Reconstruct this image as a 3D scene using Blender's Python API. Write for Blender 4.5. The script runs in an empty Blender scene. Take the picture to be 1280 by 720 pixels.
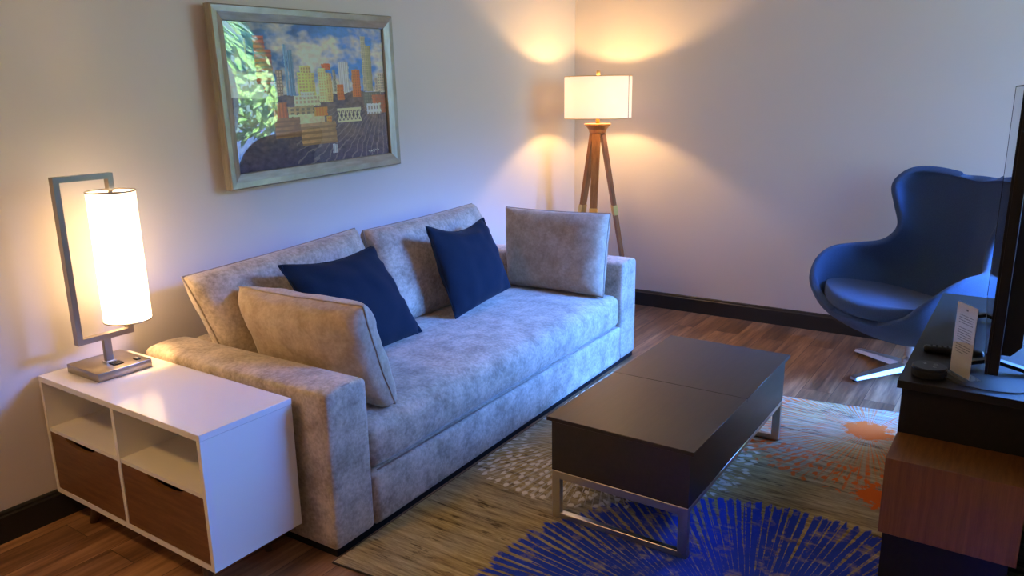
import bpy, bmesh, math, random
from mathutils import Vector, Matrix, noise
random.seed(7)
S = bpy.context.scene
COL = S.collection
V = Vector
PI = math.pi

# ------------------------------------------------------------------ helpers
def link(o):
    COL.objects.link(o); return o

def obj(name, bm, mat, parent=None, smooth=False, loc=None):
    me = bpy.data.meshes.new(name)
    bm.normal_update()
    bm.to_mesh(me); bm.free()
    if smooth:
        for p in me.polygons: p.use_smooth = True
    o = bpy.data.objects.new(name, me)
    if mat: me.materials.append(mat)
    link(o)
    if parent: o.parent = parent
    if loc is not None: o.location = loc
    return o

def thing(name, label, cat, loc=(0, 0, 0), rz=0.0, group=None):
    o = bpy.data.objects.new(name, None); link(o)
    o.empty_display_size = 0.1
    o.location = loc; o.rotation_euler = (0, 0, rz)
    o['label'] = label; o['category'] = cat
    if group: o['group'] = group
    return o

def tag(o, label, cat, group=None):
    o['label'] = label; o['category'] = cat
    if group: o['group'] = group
    return o

def struct(o):
    o['kind'] = 'structure'; return o

def smooth_angle(o, deg=35):
    me = o.data
    for p in me.polygons: p.use_smooth = True
    me.set_sharp_from_angle(angle=math.radians(deg))

def add_box(bm, lo, hi, bev=0.0, seg=2, M=None):
    lo = V(lo); hi = V(hi)
    r = bmesh.ops.create_cube(bm, size=1.0)
    vs = r['verts']
    c = (lo + hi) / 2; d = hi - lo
    for v in vs:
        v.co = V((v.co.x * d.x, v.co.y * d.y, v.co.z * d.z)) + c
    if bev > 0:
        es = set()
        for v in vs:
            for e in v.link_edges: es.add(e)
        rr = bmesh.ops.bevel(bm, geom=list(es), offset=bev, segments=seg, affect='EDGES', profile=0.5)
        vs = list({v for f in rr['faces'] for v in f.verts} | {v for v in vs if v.is_valid})
    if M is not None:
        for v in vs: v.co = M @ v.co
    return vs

def box(name, lo, hi, mat, parent=None, bev=0.0, seg=2, M=None):
    bm = bmesh.new(); add_box(bm, lo, hi, bev, seg, M)
    o = obj(name, bm, mat, parent)
    if bev > 0: smooth_angle(o, 40)
    return o

def add_lathe(bm, prof, n=40, axis_pt=(0, 0, 0), cap=True):
    c = V(axis_pt); rings = []
    for r, z in prof:
        rings.append([bm.verts.new(c + V((r * math.cos(2 * PI * k / n), r * math.sin(2 * PI * k / n), z))) for k in range(n)])
    for a, b in zip(rings, rings[1:]):
        for k in range(n):
            bm.faces.new((a[k], a[(k + 1) % n], b[(k + 1) % n], b[k]))
    if cap:
        bm.faces.new(rings[0][::-1]); bm.faces.new(rings[-1])
    return rings

def add_tube(bm, pts, r, n=10, closed=False, cap=True):
    pts = [V(p) for p in pts]
    rings = []; N = len(pts)
    up = V((0.123, 0.456, 0.88)).normalized()
    for i, p in enumerate(pts):
        if closed: t = (pts[(i + 1) % N] - pts[i - 1])
        else: t = pts[min(i + 1, N - 1)] - pts[max(i - 1, 0)]
        t.normalize()
        a = up - t * up.dot(t)
        if a.length < 1e-4: a = t.orthogonal()
        a.normalize(); b = t.cross(a); up = a
        rr = r[i] if isinstance(r, (list, tuple)) else r
        rings.append([bm.verts.new(p + a * rr * math.cos(2 * PI * k / n) + b * rr * math.sin(2 * PI * k / n)) for k in range(n)])
    rng = range(N) if closed else range(N - 1)
    for i in rng:
        A, B = rings[i], rings[(i + 1) % N]
        for k in range(n):
            bm.faces.new((A[k], A[(k + 1) % n], B[(k + 1) % n], B[k]))
    if cap and not closed:
        bm.faces.new(rings[0][::-1]); bm.faces.new(rings[-1])

def add_bar(bm, a, b, w, h, side, w2=None, h2=None):
    """square-section bar from a to b; side = direction of its width"""
    a = V(a); b = V(b); t = (b - a).normalized()
    s = V(side); s = (s - t * s.dot(t)).normalized(); u = t.cross(s)
    w2 = w2 or w; h2 = h2 or h
    A = [bm.verts.new(a + s * x * w / 2 + u * y * h / 2) for x, y in ((-1, -1), (1, -1), (1, 1), (-1, 1))]
    B = [bm.verts.new(b + s * x * w2 / 2 + u * y * h2 / 2) for x, y in ((-1, -1), (1, -1), (1, 1), (-1, 1))]
    for k in range(4):
        bm.faces.new((A[k], A[(k + 1) % 4], B[(k + 1) % 4], B[k]))
    bm.faces.new(A[::-1]); bm.faces.new(B)

def soft_box_bm(size, r, n=(12, 12, 6), deform=None):
    """rounded box, origin at the middle of its base; deform(p, size) -> p"""
    sx, sy, sz = size
    bm = bmesh.new(); vd = {}
    nx, ny, nz = n
    inner = V((sx / 2 - r, sy / 2 - r, sz / 2 - r))
    def warp(t):  # concentrates the divisions towards the edges
        return math.copysign(1 - (1 - abs(t)) ** 1.6, t)
    def vert(i, j, k):
        key = (i, j, k)
        if key not in vd:
            p = V((warp(2 * i / nx - 1) * sx / 2, warp(2 * j / ny - 1) * sy / 2, warp(2 * k / nz - 1) * sz / 2))
            q = V((max(-inner.x, min(inner.x, p.x)), max(-inner.y, min(inner.y, p.y)), max(-inner.z, min(inner.z, p.z))))
            d = p - q
            # map cube shell to sphere shell
            if d.length > 1e-9:
                m = max(abs(d.x), abs(d.y), abs(d.z))
                p = q + d.normalized() * m
            p.z += sz / 2
            if deform: p = deform(p, size)
            vd[key] = bm.verts.new(p)
        return vd[key]
    for i in range(nx):
        for j in range(ny):
            bm.faces.new((vert(i, j, 0), vert(i, j + 1, 0), vert(i + 1, j + 1, 0), vert(i + 1, j, 0)))
            bm.faces.new((vert(i, j, nz), vert(i + 1, j, nz), vert(i + 1, j + 1, nz), vert(i, j + 1, nz)))
    for i in range(nx):
        for k in range(nz):
            bm.faces.new((vert(i, 0, k), vert(i + 1, 0, k), vert(i + 1, 0, k + 1), vert(i, 0, k + 1)))
            bm.faces.new((vert(i, ny, k), vert(i, ny, k + 1), vert(i + 1, ny, k + 1), vert(i + 1, ny, k)))
    for j in range(ny):
        for k in range(nz):
            bm.faces.new((vert(0, j, k), vert(0, j, k + 1), vert(0, j + 1, k + 1), vert(0, j + 1, k)))
            bm.faces.new((vert(nx, j, k), vert(nx, j + 1, k), vert(nx, j + 1, k + 1), vert(nx, j, k + 1)))
    bmesh.ops.recalc_face_normals(bm, faces=bm.faces[:])
    return bm

def cat_rom(P, t):
    n = len(P) - 1
    x = max(0, min(n - 1e-9, t * n)); i = int(x); f = x - i
    p0 = P[max(i - 1, 0)]; p1 = P[i]; p2 = P[i + 1]; p3 = P[min(i + 2, n)]
    return 0.5 * ((2 * p1) + (p2 - p0) * f + (2 * p0 - 5 * p1 + 4 * p2 - p3) * f * f + (3 * p1 - p0 - 3 * p2 + p3) * f ** 3)

# ------------------------------------------------------------------ materials
class NT:
    def __init__(s, name):
        s.m = bpy.data.materials.new(name); s.m.use_nodes = True
        s.t = s.m.node_tree; s.b = s.t.nodes['Principled BSDF']; s.out = s.t.nodes['Material Output']
    def n(s, kind, **kw):
        nd = s.t.nodes.new(kind)
        for k, v in kw.items():
            if k.startswith('i_'):
                key = k[2:]
                key = int(key) if key.isdigit() else key.replace('_', ' ')
                nd.inputs[key].default_value = v
            else: setattr(nd, k, v)
        return nd
    def l(s, a, b):
        s.t.links.new(a, b)
    def set(s, **kw):
        for k, v in kw.items():
            s.b.inputs[k.replace('_', ' ')].default_value = v
    def math(s, op, a, b=None, c=None):
        nd = s.t.nodes.new('ShaderNodeMath'); nd.operation = op
        for i, x in enumerate((a, b, c)):
            if x is None: continue
            if isinstance(x, (int, float)): nd.inputs[i].default_value = x
            else: s.l(x, nd.inputs[i])
        return nd.outputs[0]
    def ramp(s, fac, stops, interp='LINEAR'):
        nd = s.t.nodes.new('ShaderNodeValToRGB'); cr = nd.color_ramp; cr.interpolation = interp
        while len(cr.elements) < len(stops): cr.elements.new(0.5)
        for e, (p, c) in zip(cr.elements, stops):
            e.position = p; e.color = c if len(c) == 4 else (*c, 1)
        s.l(fac, nd.inputs[0]); return nd.outputs[0]
    def mix(s, fac, a, b, blend='MIX'):
        nd = s.t.nodes.new('ShaderNodeMix'); nd.data_type = 'RGBA'; nd.blend_type = blend
        for sock, x in ((nd.inputs[0], fac), (nd.inputs[6], a), (nd.inputs[7], b)):
            if isinstance(x, (int, float)): sock.default_value = x
            elif isinstance(x, tuple): sock.default_value = x if len(x) == 4 else (*x, 1)
            else: s.l(x, sock)
        return nd.outputs[2]
    def coords(s, scale=(1, 1, 1), kind='Object', rot=(0, 0, 0)):
        tc = s.n('ShaderNodeTexCoord'); mp = s.n('ShaderNodeMapping')
        mp.inputs['Scale'].default_value = scale; mp.inputs['Rotation'].default_value = rot
        s.l(tc.outputs[kind], mp.inputs[0]); return mp.outputs[0]
    def noise(s, vec, scale=5, detail=4, rough=0.5):
        nd = s.n('ShaderNodeTexNoise'); nd.inputs['Scale'].default_value = scale
        nd.inputs['Detail'].default_value = detail; nd.inputs['Roughness'].default_value = rough
        if vec is not None: s.l(vec, nd.inputs['Vector'])
        return nd.outputs['Fac']
    def bump(s, h, strength=0.3, dist=0.01):
        nd = s.n('ShaderNodeBump'); nd.inputs['Strength'].default_value = strength; nd.inputs['Distance'].default_value = dist
        s.l(h, nd.inputs['Height']); s.l(nd.outputs[0], s.b.inputs['Normal'])

def plain(name, col, rough=0.5, metal=0.0, **kw):
    t = NT(name); t.set(Base_Color=(*col, 1), Roughness=rough, Metallic=metal)
    for k, v in kw.items(): t.b.inputs[k.replace('_', ' ')].default_value = v
    return t.m

def m_paint(name, col, bump=0.08):
    t = NT(name); c = t.coords()
    n = t.noise(c, 90, 3); t.bump(n, bump, 0.003)
    n2 = t.noise(c, 1.3, 2)
    t.l(t.mix(n2, tuple(x * 0.97 for x in col), tuple(x * 1.02 for x in col)), t.b.inputs['Base Color'])
    t.set(Roughness=0.7); t.b.inputs['Specular IOR Level'].default_value = 0.25
    return t.m

def m_wood(name, dark, light, scale=(1, 12, 12), rough=0.4, spec=0.4):
    t = NT(name); c = t.coords(scale)
    n = t.noise(c, 4.0, 6, 0.6); n2 = t.noise(c, 22, 3, 0.6)
    f = t.math('ADD', t.math('MULTIPLY', n, 0.7), t.math('MULTIPLY', n2, 0.3))
    t.l(t.ramp(f, [(0.35, dark), (0.65, light)]), t.b.inputs['Base Color'])
    t.bump(n2, 0.08, 0.002)
    t.set(Roughness=rough); t.b.inputs['Specular IOR Level'].default_value = spec
    return t.m

def m_velvet(name, a, b, sheen=0.35, streak=(9, 9, 9)):
    t = NT(name); c = t.coords(streak)
    n = t.noise(c, 1.0, 7, 0.65); n2 = t.noise(t.coords(), 70, 4, 0.6)
    f = t.math('ADD', t.math('MULTIPLY', n, 0.62), t.math('MULTIPLY', n2, 0.38))
    t.l(t.ramp(f, [(0.38, a), (0.62, b)]), t.b.inputs['Base Color'])
    t.bump(n2, 0.22, 0.004)
    t.set(Roughness=0.85); t.b.inputs['Specular IOR Level'].default_value = 0.15
    t.b.inputs['Sheen Weight'].default_value = sheen; t.b.inputs['Sheen Roughness'].default_value = 0.4
    return t.m

def m_weave(name, col, sheen=0.1, amp=0.3):
    t = NT(name); c = t.coords()
    n2 = t.noise(c, 260, 2, 0.6)
    t.l(t.mix(n2, tuple(x * (1 - amp) for x in col), tuple(x * (1 + amp) for x in col)), t.b.inputs['Base Color'])
    t.bump(n2, 0.25, 0.002)
    t.set(Roughness=0.9); t.b.inputs['Specular IOR Level'].default_value = 0.15
    t.b.inputs['Sheen Weight'].default_value = sheen
    return t.m

def m_brushed(name, col, rough=0.33):
    t = NT(name); c = t.coords((3, 3, 120))
    n = t.noise(c, 6, 3)
    t.l(t.math('ADD', t.math('MULTIPLY', n, 0.14), rough - 0.07), t.b.inputs['Roughness'])
    t.set(Base_Color=(*col, 1), Metallic=1.0)
    return t.m

M = {}
M['wall'] = m_paint('wall paint', (0.715, 0.66, 0.63))
M['ceil'] = m_paint('ceiling paint', (0.78, 0.76, 0.73))
M['base'] = plain('baseboard paint', (0.016, 0.0145, 0.0135), 0.45)
M['velvet'] = m_velvet('sofa velvet', (0.29, 0.232, 0.17), (0.64, 0.53, 0.415))
M['velvet2'] = m_velvet('cushion velvet', (0.36, 0.27, 0.185), (0.54, 0.425, 0.31), 0.3, (14, 14, 14))
M['piping'] = m_velvet('piping velvet', (0.25, 0.195, 0.145), (0.40, 0.32, 0.25), 0.2)
M['navy'] = m_weave('navy cotton', (0.008, 0.016, 0.031), 0.05, 0.25)
M['chair'] = m_weave('blue wool', (0.050, 0.086, 0.165), 0.10, 0.35)
M['gloss_white'] = plain('white lacquer', (0.80, 0.765, 0.72), 0.16)
M['satin_white'] = plain('white melamine', (0.74, 0.70, 0.65), 0.35)
M['walnut'] = m_wood('walnut drawer veneer', (0.115, 0.046, 0.014), (0.21, 0.095, 0.032), (1.2, 10, 14))
M['legwood'] = m_wood('stained beech', (0.10, 0.055, 0.03), (0.17, 0.10, 0.055), (10, 10, 1.2))
M['oak_red'] = m_wood('console veneer', (0.125, 0.044, 0.009), (0.215, 0.085, 0.021), (26, 2.2, 1.2), 0.45)
M['tripod'] = m_wood('tripod teak', (0.24, 0.082, 0.022), (0.40, 0.165, 0.05), (12, 12, 1.0), 0.4)
M['espresso'] = m_wood('espresso veneer', (0.020, 0.0155, 0.0125), (0.032, 0.025, 0.020), (14, 1.0, 14), 0.36, 0.7)
M['espresso2'] = m_wood('console espresso', (0.007, 0.0055, 0.005), (0.012, 0.0095, 0.008), (14, 1.0, 14), 0.5, 0.3)
M['nickel'] = m_brushed('brushed nickel', (0.36, 0.31, 0.26), 0.32)
M['steel'] = m_brushed('brushed steel', (0.60, 0.58, 0.56), 0.30)
M['alu'] = m_brushed('polished aluminium', (0.58, 0.58, 0.59), 0.30)
M['brass'] = m_brushed('brass', (0.72, 0.48, 0.17), 0.42)
M['black'] = plain('black plastic', (0.007, 0.007, 0.0075), 0.4)
M['black'].node_tree.nodes['Principled BSDF'].inputs['Specular IOR Level'].default_value = 0.3
M['black_soft'] = plain('black rubber', (0.012, 0.012, 0.012), 0.7)
M['black_mesh'] = m_weave('charcoal fabric', (0.02, 0.02, 0.021), 0.05)
M['grey_mark'] = plain('pale grey print', (0.45, 0.45, 0.45), 0.6)
M['ink'] = plain('grey ink', (0.16, 0.15, 0.15), 0.7)
M['paper'] = plain('card paper', (0.80, 0.72, 0.66), 0.7)
M['screen'] = plain('screen glass', (0.004, 0.004, 0.005), 0.03, 0.0, IOR=1.5)

def m_thin_glass(name, ior=1.5, tint=(1, 1, 1), gain=1.0):
    t = NT(name)
    fr = t.n('ShaderNodeFresnel'); ge = t.n('ShaderNodeNewGeometry')
    # a thin sheet: the same reflectance on both faces
    t.l(t.math('ADD', t.math('MULTIPLY', ge.outputs['Backfacing'], 1.0 / ior - ior), ior), fr.inputs['IOR'])
    tr = t.n('ShaderNodeBsdfTransparent'); tr.inputs[0].default_value = (*tint, 1)
    gl = t.n('ShaderNodeBsdfGlossy'); gl.inputs['Roughness'].default_value = 0.0
    mx = t.n('ShaderNodeMixShader')
    f = t.math('MINIMUM', t.math('MULTIPLY', fr.outputs[0], gain), 1.0)
    t.l(f, mx.inputs[0]); t.l(tr.outputs[0], mx.inputs[1]); t.l(gl.outputs[0], mx.inputs[2])
    t.l(mx.outputs[0], t.out.inputs['Surface'])
    return t.m
M['glass'] = m_thin_glass('window glass', 1.45)
M['acrylic'] = m_thin_glass('acrylic glazing', 1.5, (1, 1, 1), 2.4)
M['clear'] = m_thin_glass('clear acrylic', 1.45, (0.93, 0.95, 0.95))

def m_shade(name, col, emit, strength, transl=0.45):
    t = NT(name)
    df = t.n('ShaderNodeBsdfDiffuse'); df.inputs[0].default_value = (*col, 1)
    tl = t.n('ShaderNodeBsdfTranslucent'); tl.inputs[0].default_value = (*col, 1)
    mx = t.n('ShaderNodeMixShader'); mx.inputs[0].default_value = transl
    t.l(df.outputs[0], mx.inputs[1]); t.l(tl.outputs[0], mx.inputs[2])
    em = t.n('ShaderNodeEmission'); em.inputs[0].default_value = (*emit, 1); em.inputs[1].default_value = strength
    ad = t.n('ShaderNodeAddShader')
    t.l(mx.outputs[0], ad.inputs[0]); t.l(em.outputs[0], ad.inputs[1]); t.l(ad.outputs[0], t.out.inputs['Surface'])
    return t.m
WARM = (1.0, 0.60, 0.235)
M['shade_table'] = m_shade('glowing table lamp shade', (0.80, 0.78, 0.74), (1.0, 0.72, 0.44), 1.9, 0.3)
M['shade_floor'] = m_shade('glowing drum shade', (0.80, 0.76, 0.70), (1.0, 0.80, 0.62), 0.28, 0.08)

def m_floor():
    t = NT('walnut plank floor')
    tc = t.n('ShaderNodeTexCoord')
    mp = t.n('ShaderNodeMapping'); mp.inputs['Rotation'].default_value = (0, 0, PI / 2)
    t.l(tc.outputs['Object'], mp.inputs[0])
    br = t.n('ShaderNodeTexBrick'); br.offset = 0.37; br.offset_frequency = 2
    for k, v in (('Scale', 1.0), ('Mortar Size', 0.0012), ('Brick Width', 1.22), ('Row Height', 0.152), ('Bias', 0.0)):
        br.inputs[k].default_value = v
    br.inputs['Color1'].default_value = (0, 0, 0, 1); br.inputs['Color2'].default_value = (1, 1, 1, 1)
    br.inputs['Mortar'].default_value = (0.5, 0.5, 0.5, 1)
    t.l(mp.outputs[0], br.inputs['Vector'])
    # grain: stretched along the plank, shifted per plank
    off = t.n('ShaderNodeVectorMath', operation='SCALE'); off.inputs[3].default_value = 7.3
    t.l(br.outputs['Color'], off.inputs[0])
    ad = t.n('ShaderNodeVectorMath', operation='ADD'); t.l(tc.outputs['Object'], ad.inputs[0]); t.l(off.outputs[0], ad.inputs[1])
    m2 = t.n('ShaderNodeMapping'); m2.inputs['Scale'].default_value = (16, 1.6, 1); t.l(ad.outputs[0], m2.inputs[0])
    g = t.noise(m2.outputs[0], 1.0, 8, 0.62)
    m3 = t.n('ShaderNodeMapping'); m3.inputs['Scale'].default_value = (70, 3.5, 1); t.l(ad.outputs[0], m3.inputs[0])
    g2 = t.noise(m3.outputs[0], 1.0, 4, 0.6)
    f = t.math('ADD', t.math('MULTIPLY', g, 0.7), t.math('MULTIPLY', g2, 0.3))
    grain = t.ramp(f, [(0.32, (0.060, 0.026, 0.011)), (0.47, (0.22, 0.105, 0.046)), (0.64, (0.46, 0.25, 0.12))])
    sep = t.n('ShaderNodeSeparateColor'); t.l(br.outputs['Color'], sep.inputs[0])
    tone = t.ramp(sep.outputs[0], [(0.0, (0.72, 0.70, 0.70)), (1.0, (1.2, 1.2, 1.2))])
    c = t.mix(1.0, grain, tone, 'MULTIPLY')
    c = t.mix(br.outputs['Fac'], c, (0.02, 0.01, 0.006))
    t.l(c, t.b.inputs['Base Color'])
    t.l(t.math('ADD', t.math('MULTIPLY', f, 0.15), 0.30), t.b.inputs['Roughness'])
    t.bump(t.math('SUBTRACT', f, t.math('MULTIPLY', br.outputs['Fac'], 2.0)), 0.12, 0.003)
    return t.m
M['floor'] = m_floor()

def m_rug():
    t = NT('printed rug pile')
    tc = t.n('ShaderNodeTexCoord'); P = tc.outputs['Object']
    # weathered plank ground, streaks running across the room, slightly askew
    mp = t.n('ShaderNodeMapping'); mp.inputs['Rotation'].default_value = (0, 0, math.radians(-7)); mp.inputs['Scale'].default_value = (2.6, 34, 1)
    t.l(P, mp.inputs[0])
    a = t.noise(mp.outputs[0], 1.0, 8, 0.65)
    mp2 = t.n('ShaderNodeMapping'); mp2.inputs['Rotation'].default_value = (0, 0, math.radians(-7)); mp2.inputs['Scale'].default_value = (9, 120, 1)
    t.l(P, mp2.inputs[0])
    b = t.noise(mp2.outputs[0], 1.0, 5, 0.6)
    big = t.noise(P, 1.7, 3, 0.5)
    f = t.math('ADD', t.math('MULTIPLY', a, 0.55), t.math('MULTIPLY', b, 0.45))
    g1 = t.ramp(f, [(0.36, (0.05, 0.033, 0.013)), (0.42, (0.25, 0.17, 0.062)), (0.52, (0.47, 0.345, 0.135)), (0.64, (0.66, 0.52, 0.25))])
    g2 = t.ramp(f, [(0.36, (0.05, 0.042, 0.03)), (0.43, (0.28, 0.25, 0.18)), (0.64, (0.58, 0.53, 0.41))])
    ground = t.mix(t.ramp(big, [(0.42, (0, 0, 0)), (0.62, (1, 1, 1))]), g1, g2)
    mp3 = t.n('ShaderNodeMapping'); mp3.inputs['Rotation'].default_value = (0, 0, math.radians(-7)); mp3.inputs['Scale'].default_value = (7, 30, 1)
    t.l(P, mp3.inputs[0])
    scuff = t.math('MULTIPLY', t.noise(mp3.outputs[0], 1.0, 6, 0.7), t.ramp(t.noise(P, 5, 3, 0.6), [(0.40, (0.8, 0.8, 0.8)), (0.62, (1.0, 1.0, 1.0))]))
    ground = t.mix(t.ramp(scuff, [(0.53, (0, 0, 0)), (0.60, (0.75, 0.75, 0.75))]), ground, (0.055, 0.036, 0.018))
    def polar(cx, cy, wob=0.0):
        sb = t.n('ShaderNodeVectorMath', operation='SUBTRACT'); sb.inputs[1].default_value = (cx, cy, 0); t.l(P, sb.inputs[0])
        sp = t.n('ShaderNodeSeparateXYZ'); t.l(sb.outputs[0], sp.inputs[0])
        x, y = sp.outputs[0], sp.outputs[1]
        r = t.math('SQRT', t.math('ADD', t.math('MULTIPLY', x, x), t.math('MULTIPLY', y, y)))
        th = t.math('ARCTAN2', y, x)
        return r, th
    def vec(x, y):
        c = t.n('ShaderNodeCombineXYZ')
        for i, q in enumerate((x, y)):
            if isinstance(q, (int, float)): c.inputs[i].default_value = q
            else: t.l(q, c.inputs[i])
        return c.outputs[0]
    def lt(x, thr, soft): # 1 where x < thr
        return t.math('MULTIPLY_ADD', t.math('SMOOTH_MIN', t.math('SMOOTH_MAX', t.math('DIVIDE', t.math('SUBTRACT', thr, x), soft), -0.5, 0.0), 0.5, 0.0), 1.0, 0.5)
    def stripes(th, r, n, width, wob, fray):
        w = t.noise(vec(t.math('MULTIPLY', th, n * 0.35), t.math('MULTIPLY', r, 2.0)), 1.0, 2, 0.5)
        u = t.math('ADD', t.math('MULTIPLY', th, n / (2 * PI)), t.math('MULTIPLY', t.math('SUBTRACT', w, 0.5), wob))
        fr = t.math('ABSOLUTE', t.math('SUBTRACT', t.math('FRACT', u), 0.5))   # 0 at the stripe's axis
        ed = t.noise(P, 60, 3, 0.6)
        fr = t.math('ADD', fr, t.math('MULTIPLY', t.math('SUBTRACT', ed, 0.5), fray))
        return lt(fr, width, 0.10)
    def dots(th, r, n, m, size, r0, r1):
        vo = t.n('ShaderNodeTexVoronoi'); vo.voronoi_dimensions = '2D'; vo.inputs['Scale'].default_value = 1.0; vo.inputs['Randomness'].default_value = 0.75
        t.l(vec(t.math('MULTIPLY', th, n / (2 * PI)), t.math('MULTIPLY', r, m)), vo.inputs['Vector'])
        d = lt(vo.outputs['Distance'], size, 0.08)
        return t.math('MULTIPLY', t.math('MULTIPLY', d, lt(r, r1, 0.015)), t.math('SUBTRACT', 1.0, lt(r, r0, 0.05)))
    # white dandelion
    r, th = polar(-1.517, 3.0)
    rn = t.noise(vec(t.math('MULTIPLY', th, 18), 0.0), 1.0, 2, 0.5)
    rr = t.math('ADD', r, t.math('MULTIPLY', t.math('SUBTRACT', rn, 0.5), 0.09))
    stem = t.math('MULTIPLY', stripes(th, r, 130, 0.15, 1.6, 0.22), lt(rr, 0.655, 0.02))
    dt = dots(th, rr, 88, 19, 0.27, 0.36, 0.675)
    ground = t.mix(t.math('MULTIPLY', stem, 0.75), ground, (0.66, 0.61, 0.50))
    ground = t.mix(dt, ground, (0.82, 0.76, 0.64))
    # orange burst
    r, th = polar(-0.51, 3.69)
    rn = t.noise(vec(t.math('MULTIPLY', th, 14), 0.0), 1.0, 2, 0.5)
    rr = t.math('ADD', r, t.math('MULTIPLY', t.math('SUBTRACT', rn, 0.5), 0.12))
    og = (0.74, 0.14, 0.010)
    patch = t.noise(P, 9, 3, 0.6)
    stem = t.math('MULTIPLY', stripes(th, r, 96, 0.16, 1.4, 0.35), lt(rr, 0.63, 0.02))
    stem = t.math('MULTIPLY', stem, t.ramp(patch, [(0.40, (0.35, 0.35, 0.35)), (0.58, (1, 1, 1))]))
    pale = t.math('MULTIPLY', stripes(t.math('ADD', th, 0.033), r, 96, 0.16, 1.4, 0.3), lt(rr, 0.58, 0.02))
    ground = t.mix(t.math('MULTIPLY', pale, 0.3), ground, (0.46, 0.43, 0.37))
    ground = t.mix(t.math('MULTIPLY', stem, 0.85), ground, og)
    dt = dots(th, rr, 70, 16, 0.24, 0.40, 0.66)
    ground = t.mix(t.math('MULTIPLY', dt, 0.92), ground, og)
    core = t.noise(P, 26, 4, 0.7)
    core = lt(t.math('ADD', r, t.math('MULTIPLY', t.math('SUBTRACT', core, 0.5), 0.16)), 0.105, 0.02)
    ground = t.mix(core, ground, og)
    r3, th3 = polar(-0.36, 3.06)
    blot = lt(t.math('ADD', r3, t.math('MULTIPLY', t.math('SUBTRACT', t.noise(P, 30, 4, 0.7), 0.5), 0.30)), 0.085, 0.02)
    ground = t.mix(blot, ground, og)
    # blue firework
    r, th = polar(-0.527, 1.925)
    rn = t.noise(vec(t.math('MULTIPLY', th, 20), 0.0), 1.0, 2, 0.6)
    rr = t.math('ADD', r, t.math('MULTIPLY', t.math('SUBTRACT', rn, 0.5), 0.16))
    wide = t.math('SUBTRACT', 0.60, t.math('MULTIPLY', r, 0.30))
    st = stripes(th, r, 150, wide, 1.3, 0.42)
    worn = t.ramp(t.noise(P, 11, 4, 0.65), [(0.30, (0.1, 0.1, 0.1)), (0.45, (1, 1, 1))])
    st = t.math('MULTIPLY', t.math('MULTIPLY', st, lt(rr, 0.862, 0.015)), worn)
    blue = t.mix(t.noise(P, 14, 3, 0.6), (0.012, 0.036, 0.34), (0.022, 0.07, 0.66))
    ground = t.mix(st, ground, blue)
    t.l(ground, t.b.inputs['Base Color'])
    t.set(Roughness=0.95); t.b.inputs['Specular IOR Level'].default_value = 0.1
    t.b.inputs['Sheen Weight'].default_value = 0.05
    t.bump(t.noise(P, 320, 2, 0.6), 0.35, 0.003)
    return t.m
M['rug'] = m_rug()

def m_leaf(name, a, b):
    t = NT(name); c = t.coords()
    n = t.noise(c, 3.0, 3)
    t.l(t.mix(t.ramp(n, [(0.35, (0, 0, 0)), (0.65, (1, 1, 1))]), a, b), t.b.inputs['Base Color'])
    t.set(Roughness=0.5); return t.m
M['leaf'] = m_leaf('tree leaves', (0.05, 0.13, 0.02), (0.17, 0.30, 0.06))
M['leaf_pale'] = m_leaf('pale tree leaves', (0.20, 0.42, 0.10), (0.46, 0.66, 0.30))
M['bark'] = m_wood('bark', (0.05, 0.035, 0.022), (0.14, 0.10, 0.07), (8, 8, 2), 0.9)
M['lawn'] = m_leaf('asphalt', (0.022, 0.022, 0.023), (0.034, 0.034, 0.035))

# ------------------------------------------------------------------ room
XL, XR, YB, YF, ZC = -2.965, 1.35, 5.24, -1.6, 2.95
WY0, WY1, WZ0, WZ1 = 3.30, 5.17, 0.55, 2.91     # window in the right wall
T = 0.14
floor = struct(box('floor', (XL - T, YF - T, -0.10), (XR + T, YB + T, 0.0), M['floor']))
ceil = struct(box('ceiling', (XL - T, YF - T, ZC), (XR + T, YB + T, ZC + 0.12), M['ceil']))
struct(box('wall_left', (XL - T, YF - T, 0), (XL, YB + T, ZC), M['wall']))
BX0, BX1, BZ0, BZ1 = 0.40, 1.30, 0.10, 2.62     # glazed opening in the back wall, behind the television
bm = bmesh.new()
add_box(bm, (XL, YB, 0), (BX0, YB + T, ZC)); add_box(bm, (BX1, YB, 0), (XR, YB + T, ZC))
add_box(bm, (BX0, YB, 0), (BX1, YB + T, BZ0)); add_box(bm, (BX0, YB, BZ1), (BX1, YB + T, ZC))
struct(obj('wall_back', bm, M['wall']))
struct(box('wall_front', (XL, YF - T, 0), (XR, YF, ZC), M['wall']))
bm = bmesh.new()
add_box(bm, (XR, YF - T, 0), (XR + T, WY0, ZC)); add_box(bm, (XR, WY1, 0), (XR + T, YB + T, ZC))
add_box(bm, (XR, WY0, 0), (XR + T, WY1, WZ0)); add_box(bm, (XR, WY0, WZ1), (XR + T, WY1, ZC))
struct(obj('wall_right', bm, M['wall']))
def baseboard(name, prof_dir, a, b):
    # profile: plain board with a small chamfered cap
    bm = bmesh.new()
    a = V(a); b = V(b); n = V(prof_dir)
    pr = [(0, 0), (0.016, 0), (0.016, 0.098), (0.011, 0.104), (0.011, 0.112), (0.006, 0.118), (0, 0.118)]
    A = [bm.verts.new(a + n * x + V((0, 0, z))) for x, z in pr]
    B = [bm.verts.new(b + n * x + V((0, 0, z))) for x, z in pr]
    for k in range(len(pr)):
        q = (k + 1) % len(pr); bm.faces.new((A[k], A[q], B[q], B[k]))
    bm.faces.new(A[::-1]); bm.faces.new(B)
    bmesh.ops.recalc_face_normals(bm, faces=bm.faces[:])
    return struct(obj(name, bm, M['base']))
baseboard('baseboard_left', (1, 0, 0), (XL, YF, 0), (XL, YB, 0))
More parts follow.
